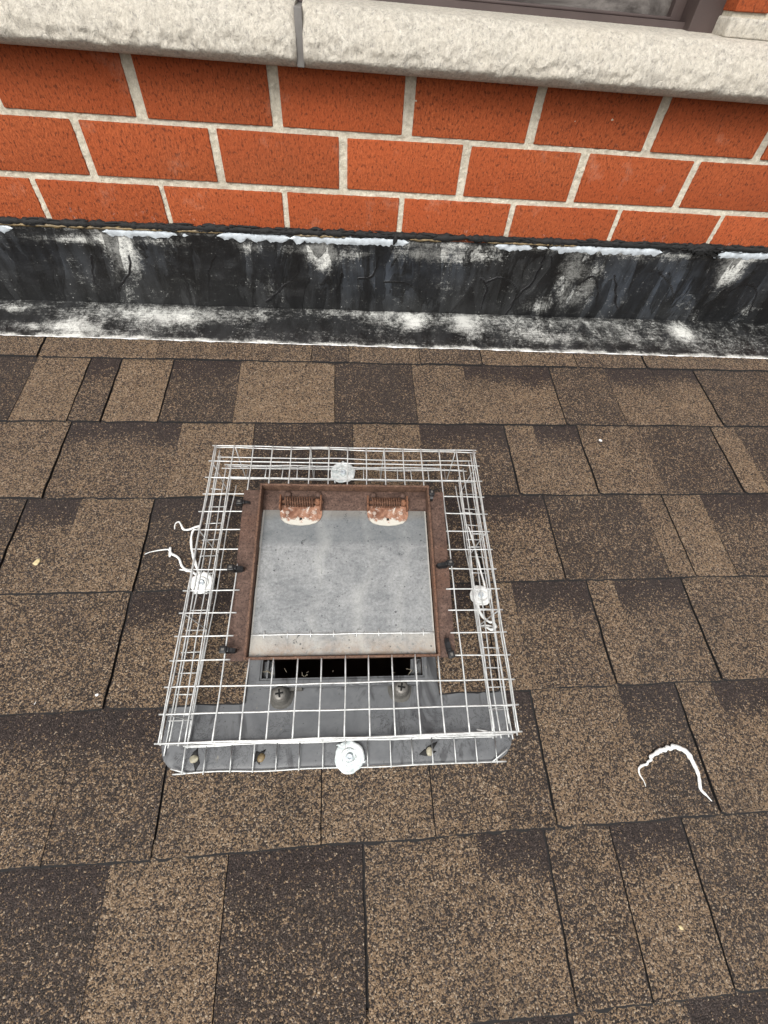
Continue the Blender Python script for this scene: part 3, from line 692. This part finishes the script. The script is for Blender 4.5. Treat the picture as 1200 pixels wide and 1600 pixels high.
# nails in the skirt with dabs of sealant
for (px, py) in ((303, 1186), (671, 1174), (408, 1184)):
    P = roofm(0, 0, 0, CA).inverted() @ (RX @ (on_roof(px, py, 6)*mm)); P = P/mm
    s = MB(); s.lathe([(4.6, 0), (4.2, 1.0), (3, 1.7), (1.2, 2.2)], P.x, P.y, 14, 0, lambda a: .10*math.sin(2*a+px)+.08*math.sin(5*a)+.05*math.sin(9*a)); 
    for i, v in enumerate(s.v): s.v[i] = (v[0], v[1], v[2]+platez(P.x, P.y))
    sm = MB()
    for k in range(2):
        a = random.uniform(0, 6.28); c_ = Vector((P.x+random.uniform(-4, 4), P.y+random.uniform(-4, 4), platez(P.x, P.y)+.3)); d = Vector((math.cos(a), math.sin(a), 0))*random.uniform(6, 11)
        sm.tube([c_-d, c_-d*.4+Vector((1, 1, 0)), c_+d*.3, c_+d], [.4, 3.6, 2.6, .3], 8, 0, .15)
    sm.build('tar_smear', M['tar'], vent)
    s.build('nail_head', M['goldf' if px == 408 else 'dab'], vent)

# ------------------------------------------------------------------ rusty damper frame with its lid
TL = math.atan2(22, 206)
FM = roofm(-1.5, 2.5, 99.5, CA, TL)
fr = thing('damper_frame', 'rusty square steel frame holding a hinged metal flap, zip tied to the cage', 'vent frame', FM)
f3 = MB(); hx, hy = 106.5, 104.5; t = 2.6
f3.box(-hx, -hx+t, -hy, hy, -15, 0, 0, .6, .2); f3.box(hx-t, hx, -hy, hy, -15, 0, 0, .6, .2)
f3.box(-hx+t, hx-t, hy-t, hy, -16, -.2, 0, .6, .2); f3.box(-hx+t, hx-t, -hy, -hy+t, -11, -.2, 0, .6, .2)
f3.box(-hx+t-.5, hx-t+.5, hy-31, hy-t+.5, -19, -16.3, 1, .5, 0)
f3.build('rim', [M['rim'], M['rust']], fr)
for sx in (-1, 1):
    f4 = MB(); n = 40; w = 20 if sx < 0 else 19
    top = []; 
    xa = sx*(hx+.05); xb = sx*(hx+w)
    f4.box(min(xa, xb), max(xa, xb), -hy-1, hy-6, -10, -7.4, 0, .7, .5)
    f4.build('flange', M['rust'], fr)
# lid, slightly proud at the front
LT = math.atan2(9.5, 186)
LM = Matrix.Translation(Vector((0, -9.5, -11.5))*mm) @ Matrix.Rotation(-LT, 4, 'X')
ld = MB(); n = 30
rows = [[(-102.6+205.2*i/n, -91.5+176*j/n, noise.noise(Vector((i*.12, j*.12, 0)))*.7-.0006*((i-15)**2)) for i in range(n+1)] for j in range(n+1)]
ld.grid(rows, 0, True); ld.grid([[(p[0], p[1], p[2]-2) for p in rows[0]], rows[0]], 0, False)
for k in (0, -1):
    s_ = [r[k] for r in rows]; g = [[(p[0], p[1], p[2]-2) for p in s_], s_]; ld.grid(g if k else g[::-1], 0, False)
ld.grid([[(p[0], p[1], p[2]-2) for p in r] for r in rows], 0, True)
lo_ = ld.build('lid', M['lid'], fr); lo_.matrix_local = LM
# thin pale line with short cross ticks laid across the lid
sm_ = MB(); sm_.tube([(-102+204*i/20, -69+noise.noise(Vector((i*.3, 1, 1)))*.8, 1.0) for i in range(21)], .75, 6)
for k in range(8):
    x = -88+k*25.4; sm_.tube([(x, -70.5-random.uniform(0, 3), 1.1), (x+random.uniform(-.4, .4), -66+random.uniform(0, 2), 1.1)], .6, 6)
sm_.build('lid_line', M['wire'], lo_)
for k, (x, y) in enumerate(((-60, 60), )): pass
# spring hinges
for hxp in (-55.5, 53.5):
    h = MB(); w = 26
    pts = [(-w, 2), (-w, -9)]+[(-w*math.cos(a), -9-13*math.sin(a)) for a in [math.pi*k/16 for k in range(1, 16)]]+[(w, -9), (w, 2)]
    pts = [(p[0]*1.0, p[1]) for p in pts]
    # shallow curved leaf
    pts = [(-w, 3), (-w, -10), (-w+2, -16), (-w+7, -20.5), (-w+15, -23), (0, -24.2), (w-15, -23), (w-7, -20.5), (w-2, -16), (w, -10), (w, 3)]
    h.poly(pts, 0, 1.8)
    hz = -8.6+9*0
    ho = h.build('hinge', M['hinge'], fr); ho.matrix_local = Matrix.Translation(Vector((hxp, hy-27, -15.2))*mm) @ Matrix.Rotation(-LT*.8, 4, 'X')
    s = MB(); turns = 12; pts = []
    for i in range(turns*12+1):
        a = 2*math.pi*i/12; pts.append((-20+36*i/(turns*12), 6+6.2*math.cos(a), 6+6.2*math.sin(a)))
    s.tube(pts, .85, 5); s.tube([(-27, 6, 6), (27, 6, 6)], 2.2, 8)
    s.build('spring', M['spring'], ho)
    s = MB()
    for x in (-25.5, 24.5):
        s = MB(); s.box(x-1, x+1, -5, 13, 0, 12.5, 0, .5, 0); s.build('spring_bracket', M['rust2'], ho)
    s = MB(); s.box(17, 23, 2, 10, 1, 8.5, 0, 1.5, .3); s.build('spring_end', M['rust2'], ho)
    for x in (-18, 20):
        s = MB(); s.lathe([(4.4, -1), (4.3, 2.4), (2.8, 3.6), (1, 3.9)], x, 18.5, 12); s.build('bolt', M['rust'], ho)
    for x in (-17, 17):
        s = MB(); s.lathe([(2.6, 1.7), (2.3, 2.7), (1, 3)], x, -7, 12); s.build('rivet', M['rivet'], ho)
    s = MB(); s.lathe([(1.7, 1.75), (1.6, 1.95)], 0, -15.5, 12); s.build('rivet_hole', M['black'], ho)

# ------------------------------------------------------------------ wire cage
cage = thing('wire_cage', 'square box cage of white galvanised wire mesh over the roof vent', 'wire cage', roofm(0, 0, 0, CA))
IN = 25.45; HW = 7*IN; HC = 90.0; RW = .83
def wob(a, b, k, amp=.9): return noise.noise(Vector((a*.013, b*.37, k)))*amp
def wire(mbx, p, q_, k, amp=.9, r=.82, n=None):
    p = Vector(p); q_ = Vector(q_); L = (q_-p).length; n = n or max(2, int(L/12)); d = (q_-p).normalized()
    a = d.cross(Vector((.3, .5, .8))).normalized(); b = d.cross(a)
    mbx.tube([p+(q_-p)*i/n+a*noise.noise(Vector((L*i/n*.018, k*3.7, .5)))*amp+b*noise.noise(Vector((L*i/n*.018, k*3.7, 9.5)))*amp for i in range(n+1)], r, 6)
tp = MB()
cx0, cx1, cy0, cy1 = -121, 118, -105, 104
for i in range(15):
    v = HW-IN*i; e = 3+random.uniform(0, 2.5)
    sag = lambda s: 0
    if cy0 < v < cy1:
        wire(tp, (-HW-e, v, HC), (cx0, v, HC+1), i); wire(tp, (HW+e, v, HC), (cx1, v, HC+1), i+40)
    else: wire(tp, (-HW-e, v, HC), (HW+e, v, HC), i)
for i in range(15):
    x = -HW+IN*i
    if cx0 < x < cx1:
        wire(tp, (x, HW, HC+1.7), (x, cy1+3, HC+1.7), i+80); wire(tp, (x, -HW, HC+1.7), (x, -99, HC-2.5), i+120)
    else: wire(tp, (x, -HW, HC+1.7), (x, HW, HC+1.7), i+160)
tp.build('top_panel', M['wire'], cage)
# four side panels with an outward foot; local frame: a = along, o = outwards
def side(axis, sgn, lean, hfoot=7.0, start=-HW, end=HW, fo=IN):
    s = MB()
    def P(a, o, z):
        return (a, sgn*(HW+o), z) if axis == 'y' else (sgn*(HW+o), a, z)
    rws = [(.6, HC-5), (lean*.3, HC-IN), (lean*.65, HC-2*IN), (lean, HC-3*IN), (lean+1, hfoot+2.5), (lean+fo, hfoot)]
    for k, (o, z) in enumerate(rws):
        if k == 3 and False: continue
        a0, a1 = start-random.uniform(0, 5), end+random.uniform(0, 5)
        if k == 5: a0 -= 6; a1 += 6
        wire(s, P(a0, o, z), P(a1, o, z), 200+k+sgn*7+(50 if axis == 'x' else 0), 1.6)
    for i in range(15):
        a = -HW+IN*i; j = random.uniform(-.8, .8)
        full = (axis == 'y' and sgn < 0) or i % 4 == 1
        nn = lambda q: Vector((noise.noise(Vector((i, q, 1)))*.8, noise.noise(Vector((i, q, 2)))*.8, .6))
        foot = [P(a+j*2, lean+.6, hfoot+2.8), P(a+j*3, lean+fo+random.uniform(0, 2), hfoot+.8)]
        if full: foot = [P(a+j*q, o, z) for q, (o, z) in enumerate(rws[:4])]+foot
        s.tube([Vector(p)+nn(q) for q, p in enumerate(foot)], RW*.9, 6)
    return s.build('side_panel', M['wire'], cage)
side('y', -1, 1.0, 8.5, fo=IN+2); side('y', 1, -2.0); side('x', -1, -3.0); side('x', 1, -4.0)
# loose doubled wires and cut ends at the corners
ex = MB()
pass
wire(ex, (-HW+4, HW-6, HC-38), (HW-40, HW-4, HC-40), 303, 2.5); wire(ex, (-HW+5, HW-4, HC-6), (-HW+4, -HW+8, HC-8), 304, 1.5); wire(ex, (HW-3, HW-4, HC-4), (HW-6, -HW+8, HC-7), 305, 1.8)
wire(ex, (-HW+14, HW-20, 22), (-HW+6, -HW+6, 20), 306, 2); wire(ex, (HW-14, HW-20, 26), (HW-4, -HW+6, 22), 307, 2)
for sgn in (-1, 1):
    for k in range(3):
        v = -HW+12+random.uniform(0, 330); z = random.uniform(14, 70); wire(ex, (sgn*(HW-12), v, z), (sgn*(HW+4), v+random.uniform(-2, 2), z+1), 320+k, .5)
for k in range(5): wire(ex, (random.choice((-1, 1))*(HW-random.uniform(-3, 14)), -HW+random.uniform(-3, 4), random.uniform(8, 26)), (random.choice((-1, 1))*0+random.choice((-HW+24, HW-24)), -HW+random.uniform(-2, 6), random.uniform(8, 24)), 340+k, 1)
wire(ex, (-HW-12, -HW-IN+2, 10), (-HW+6, -HW-IN-3, 8.5), 350, .3); wire(ex, (HW-8, -HW-IN-3.5, 8.5), (HW+12, -HW-IN+9, 10), 351, .3)
ex.build('loose_wire', M['wire'], cage)

# ------------------------------------------------------------------ zip ties
def ziptie(px, py, ang, length, label, n0=101):
    P = on_roof(px, py, n0)
    t = thing('zip_tie', label, 'zip tie', roofm(P.x, P.y, P.z, ang), 'black zip ties round the rusty frame')
    s = MB(); h = length/2
    loop = [(-h, 0, 1.0), (-h*.4, 0, 2.6), (h*.5, 0, 2.6), (h, 0, 1.2), (h+1, 0, -3), (h*.6, 0, -8), (-h*.6, 0, -9), (-h-1, 0, -4), (-h, 0, 1.0)]
    a = [s.vert((x, -1.9, z)) for x, y, z in loop]; b = [s.vert((x, 1.9, z)) for x, y, z in loop]
    c = [s.vert((x*.93, -1.9, z*.86-.2)) for x, y, z in loop]; d = [s.vert((x*.93, 1.9, z*.86-.2)) for x, y, z in loop]
    for i in range(len(loop)-1):
        s.face((a[i], b[i], b[i+1], a[i+1])); s.face((c[i], c[i+1], d[i+1], d[i])); s.face((a[i], a[i+1], c[i+1], c[i])); s.face((b[i], d[i], d[i+1], b[i+1]))
    s.build('strap', M['tie'], t)
    s = MB(); s.box(-h-4, -h+3.5, -3.6, 3.6, -.5, 5, 0, .9, .1); s.box(-h+3.5, -h+6, -2.4, 2.4, 1.5, 4.2, 0, .6, 0)
    hd = s.build('head', M['tie'], t)
    s = MB(); s.box(-h-2, -h+1.2, -1.3, 1.3, 4.5, 5.3); s.build('head_slot', M['screw'], hd)
    return t
ziptie(383, 786, .0, 12, 'black zip tie at the top of the left rusty flange')
ziptie(371, 888, .0, 13, 'black zip tie at the middle of the left rusty flange')
ziptie(359, 1016, -.05, 12, 'black zip tie at the bottom of the left rusty flange', 92)
ziptie(674, 776, math.radians(-95), 8, 'short black zip tie at the top right corner of the rusty frame', 108)
ziptie(693, 882, math.radians(188), 15, 'black zip tie at the middle of the right rusty flange')
ziptie(701, 1010, math.radians(98), 18, 'upright black zip tie at the bottom of the right rusty flange', 92)

# ------------------------------------------------------------------ washers dabbed with sealant
def washer(px, py, R_, label, sd, mat):
    P = on_roof(px, py, 8)
    t = thing('sealed_washer', label, 'washer', roofm(P.x, P.y, P.z+1.5, sd), 'washers sealed with white caulk that hold the cage down')
    s = MB(); n = 44; rows = []
    rad = [1.0, 1.03, .98, .9, .8, .7, .6, .5, .42, .33, .26, .2, .12, .03]
    for i, q in enumerate(rad):
        row = []
        for k in range(n):
            a = 2*math.pi*k/n; w = 1+q*(.10*noise.noise(Vector((math.cos(a)*1.6, math.sin(a)*1.6, sd)))+.05*noise.noise(Vector((math.cos(a)*4, math.sin(a)*4, sd+3))))
            r = R_*q*w; z = (0, 1.2, 2.0, 2.3)[min(i, 3)]+.5*math.sin(q*16+a+sd)+.9*noise.noise(Vector((math.cos(a)*q*3, math.sin(a)*q*3, sd+8)))
            row.append((r*math.cos(a), r*math.sin(a), z))
        rows.append(row)
    ids = s.grid(rows, 0, True, True); s.face(ids[-1])
    s.build('sealant_dab', mat, t)
    s = MB(); s.lathe([(4.0, 2), (4.0, 4.2), (3.2, 4.9), (2.0, 5.0), (1.8, 4.2), (.6, 4.1)], 0, 0, 14); s.build('screw_head', M['foil'], t)
    s = MB()
    for k in range(5):
        a = random.uniform(0, 6.28); r0 = R_*random.uniform(.3, .7)
        s.tube([(r0*math.cos(a+q*.5), r0*math.sin(a+q*.5), 2.8+.3*math.sin(q)) for q in range(5)], [.4, .9, 1.1, .9, .3], 6)
    for k in range(2):
        a = random.uniform(0, 6.28); s.tube([(R_*.8*math.cos(a), R_*.8*math.sin(a), 1.5), (R_*1.08*math.cos(a+.1), R_*1.08*math.sin(a+.1), .8), (R_*1.18*math.cos(a+.2), R_*1.18*math.sin(a+.2), 0)], [1.6, 1.3, .4], 6)
    s.build('sealant_ridge', mat, t)
    return t
cl2 = NT('milky sealant'); kk = cl2.noise(120, 4, .7, 1); cmat = cl2.out(cl2.mix(cl2.ramp(kk, [(.4, 0), (.6, 1)]), (.50, .56, .56), (.78, .80, .79)), .45, cl2.bump(kk, .3, .001))
washer(546, 1183, 16.5, 'washer under milky swirled caulk at the front foot of the cage', 1.3, cmat)
washer(316, 912, 14.5, 'washer under white caulk at the left foot of the cage, beside the caulk strings', 2.6, M['caulk'])
washer(750, 931, 14.5, 'washer under white caulk at the right foot of the cage', 4.1, M['caulk'])
washer(536, 740, 19, 'washer under crinkled white caulk behind the frame, nearest the wall', 5.7, cmat)

# ------------------------------------------------------------------ dried strings of caulk
def string(name, label, runs, n0=5.0, cat='caulk string', group=None):
    s = MB(); P0 = None
    for run in runs:
        ps = [on_roof(q[0], q[1], n0) for q in run]; rs = [q[2]*.42 for q in run]
        if P0 is None: P0 = ps[0].copy()
        # smooth with Catmull-Rom
        out = []; rr = []
        for i in range(len(ps)-1):
            p0, p1, p2, p3 = ps[max(i-1, 0)], ps[i], ps[i+1], ps[min(i+2, len(ps)-1)]
            for k in range(6):
                t = k/6; out.append(.5*((2*p1)+(-p0+p2)*t+(2*p0-5*p1+4*p2-p3)*t*t+(-p0+3*p1-3*p2+p3)*t**3)); rr.append((rs[i]*(1-t)+rs[i+1]*t)*(1+.5*noise.noise(Vector(((i+t)*1.7, 2, 3)))))
        out.append(ps[-1]); rr.append(rs[-1])
        s.tube([p-P0+Vector((0, 0, .6*math.sin(i*.4))) for i, p in enumerate(out)], rr, 8, 0, .6)
    o = s.build(name, M['caulk']); o.matrix_world = roofm(P0.x, P0.y, P0.z)
    return tag(o, label, cat, group)
string('caulk_string', 'long curled strand of white caulk lying on the shingles right of the cage',
  [[(1009, 1229, .7), (1005, 1219, 1.6), (1000, 1210, 2.4), (998, 1201, 3), (1003, 1196, 3.6), (1011, 1194, 3.2), (1012, 1190, 3.0), (1018, 1187, 4), (1017, 1182, 5), (1026, 1176, 6), (1033, 1172, 6.6), (1039, 1171, 5.6), (1043, 1167, 6), (1048, 1170, 5.2), (1052, 1166, 6.4), (1060, 1168, 7), (1070, 1173, 7.4), (1079, 1184, 7), (1086, 1197, 6.4), (1091, 1212, 5.6), (1094, 1228, 5), (1097, 1236, 4.2), (1105, 1244, 2.6), (1113, 1252, 1)]])
string('caulk_string', 'thin knotted strand of white caulk reaching left from the cage over the shingles',
  [[(226, 866, 1.2), (238, 862, 1.8), (252, 859, 2.4), (264, 859, 2.8), (267, 865, 5), (272, 867, 4), (280, 873, 3.6), (284, 884, 4.2), (292, 891, 5), (301, 894, 4), (308, 899, 3)], [(266, 855, 3), (266, 862, 5), (265, 870, 3)], [(280, 890, 1.2), (290, 891, 3), (300, 893, 3)]])
string('caulk_string', 'bent strand of white caulk with hooked end above the left washer',
  [[(273, 827, 1.2), (274, 819, 2.4), (279, 815, 3), (283, 820, 3), (287, 827, 3.6), (296, 827, 4), (305, 824, 4), (312, 822, 4.5), (310, 827, 3), (302, 828, 3)], [(302, 828, 3.6), (299, 840, 3.8), (299, 854, 4.2), (302, 868, 4.6), (306, 882, 4.6), (311, 896, 4)]], 9)
string('caulk_string', 'lumpy strand of white caulk hanging below the right washer inside the cage',
  [[(746, 945, 4), (750, 957, 5), (757, 966, 4.6), (765, 972, 4), (771, 972, 4), (774, 979, 5), (767, 984, 4), (758, 978, 3)], [(748, 979, 1.5), (758, 977, 2.5), (768, 978, 2)]], 9)
string('caulk_string', 'straight smear of white caulk along the right side of the cage above the washer',
  [[(731, 822, 1.5), (735, 833, 3.4), (740, 848, 3), (744, 866, 3.2), (749, 884, 3.4), (754, 902, 3.2), (757, 915, 4)]], 11)
# ------------------------------------------------------------------ crumbs
def crumb(px, py, size, mat, label, name, cat, sd):
    P = on_roof(px, py, 4); s = MB(); b = bmesh.new(); bmesh.ops.create_icosphere(b, subdivisions=2, radius=size)
    for v in b.verts:
        k = 1+.5*noise.noise(v.co*.6+Vector((sd, 0, 0))); v.co = Vector((v.co.x*k, v.co.y*k*.7, v.co.z*k*.4))
    s.add(b, 0, False); b.free()
    if cat == 'leaf bit':
        pass
    o = s.build(name, mat); o.matrix_world = roofm(P.x, P.y, P.z, sd); tag(o, label, cat); return o
crumb(58, 878, 5.2, M['chip'], 'small yellowish crumb lying on the shingles at the left edge', 'crumb', 'crumb', 1.1)
crumb(938, 688, 3.2, M['white'], 'white speck on the shingles right of the back of the cage', 'crumb', 'crumb', 2.4)
crumb(152, 1086, 3.0, M['white'], 'pinkish white speck near the shingle joint left of the cage', 'crumb', 'crumb', 3.3)
crumb(55, 1099, 2.4, M['white'], 'tiny white speck at the far left, near the lower shingle edge', 'crumb', 'crumb', 4.6)
crumb(1064, 1449, 2.6, M['chip'], 'tiny pale yellow speck on the shingles at the lower right', 'crumb', 'crumb', 5.5)
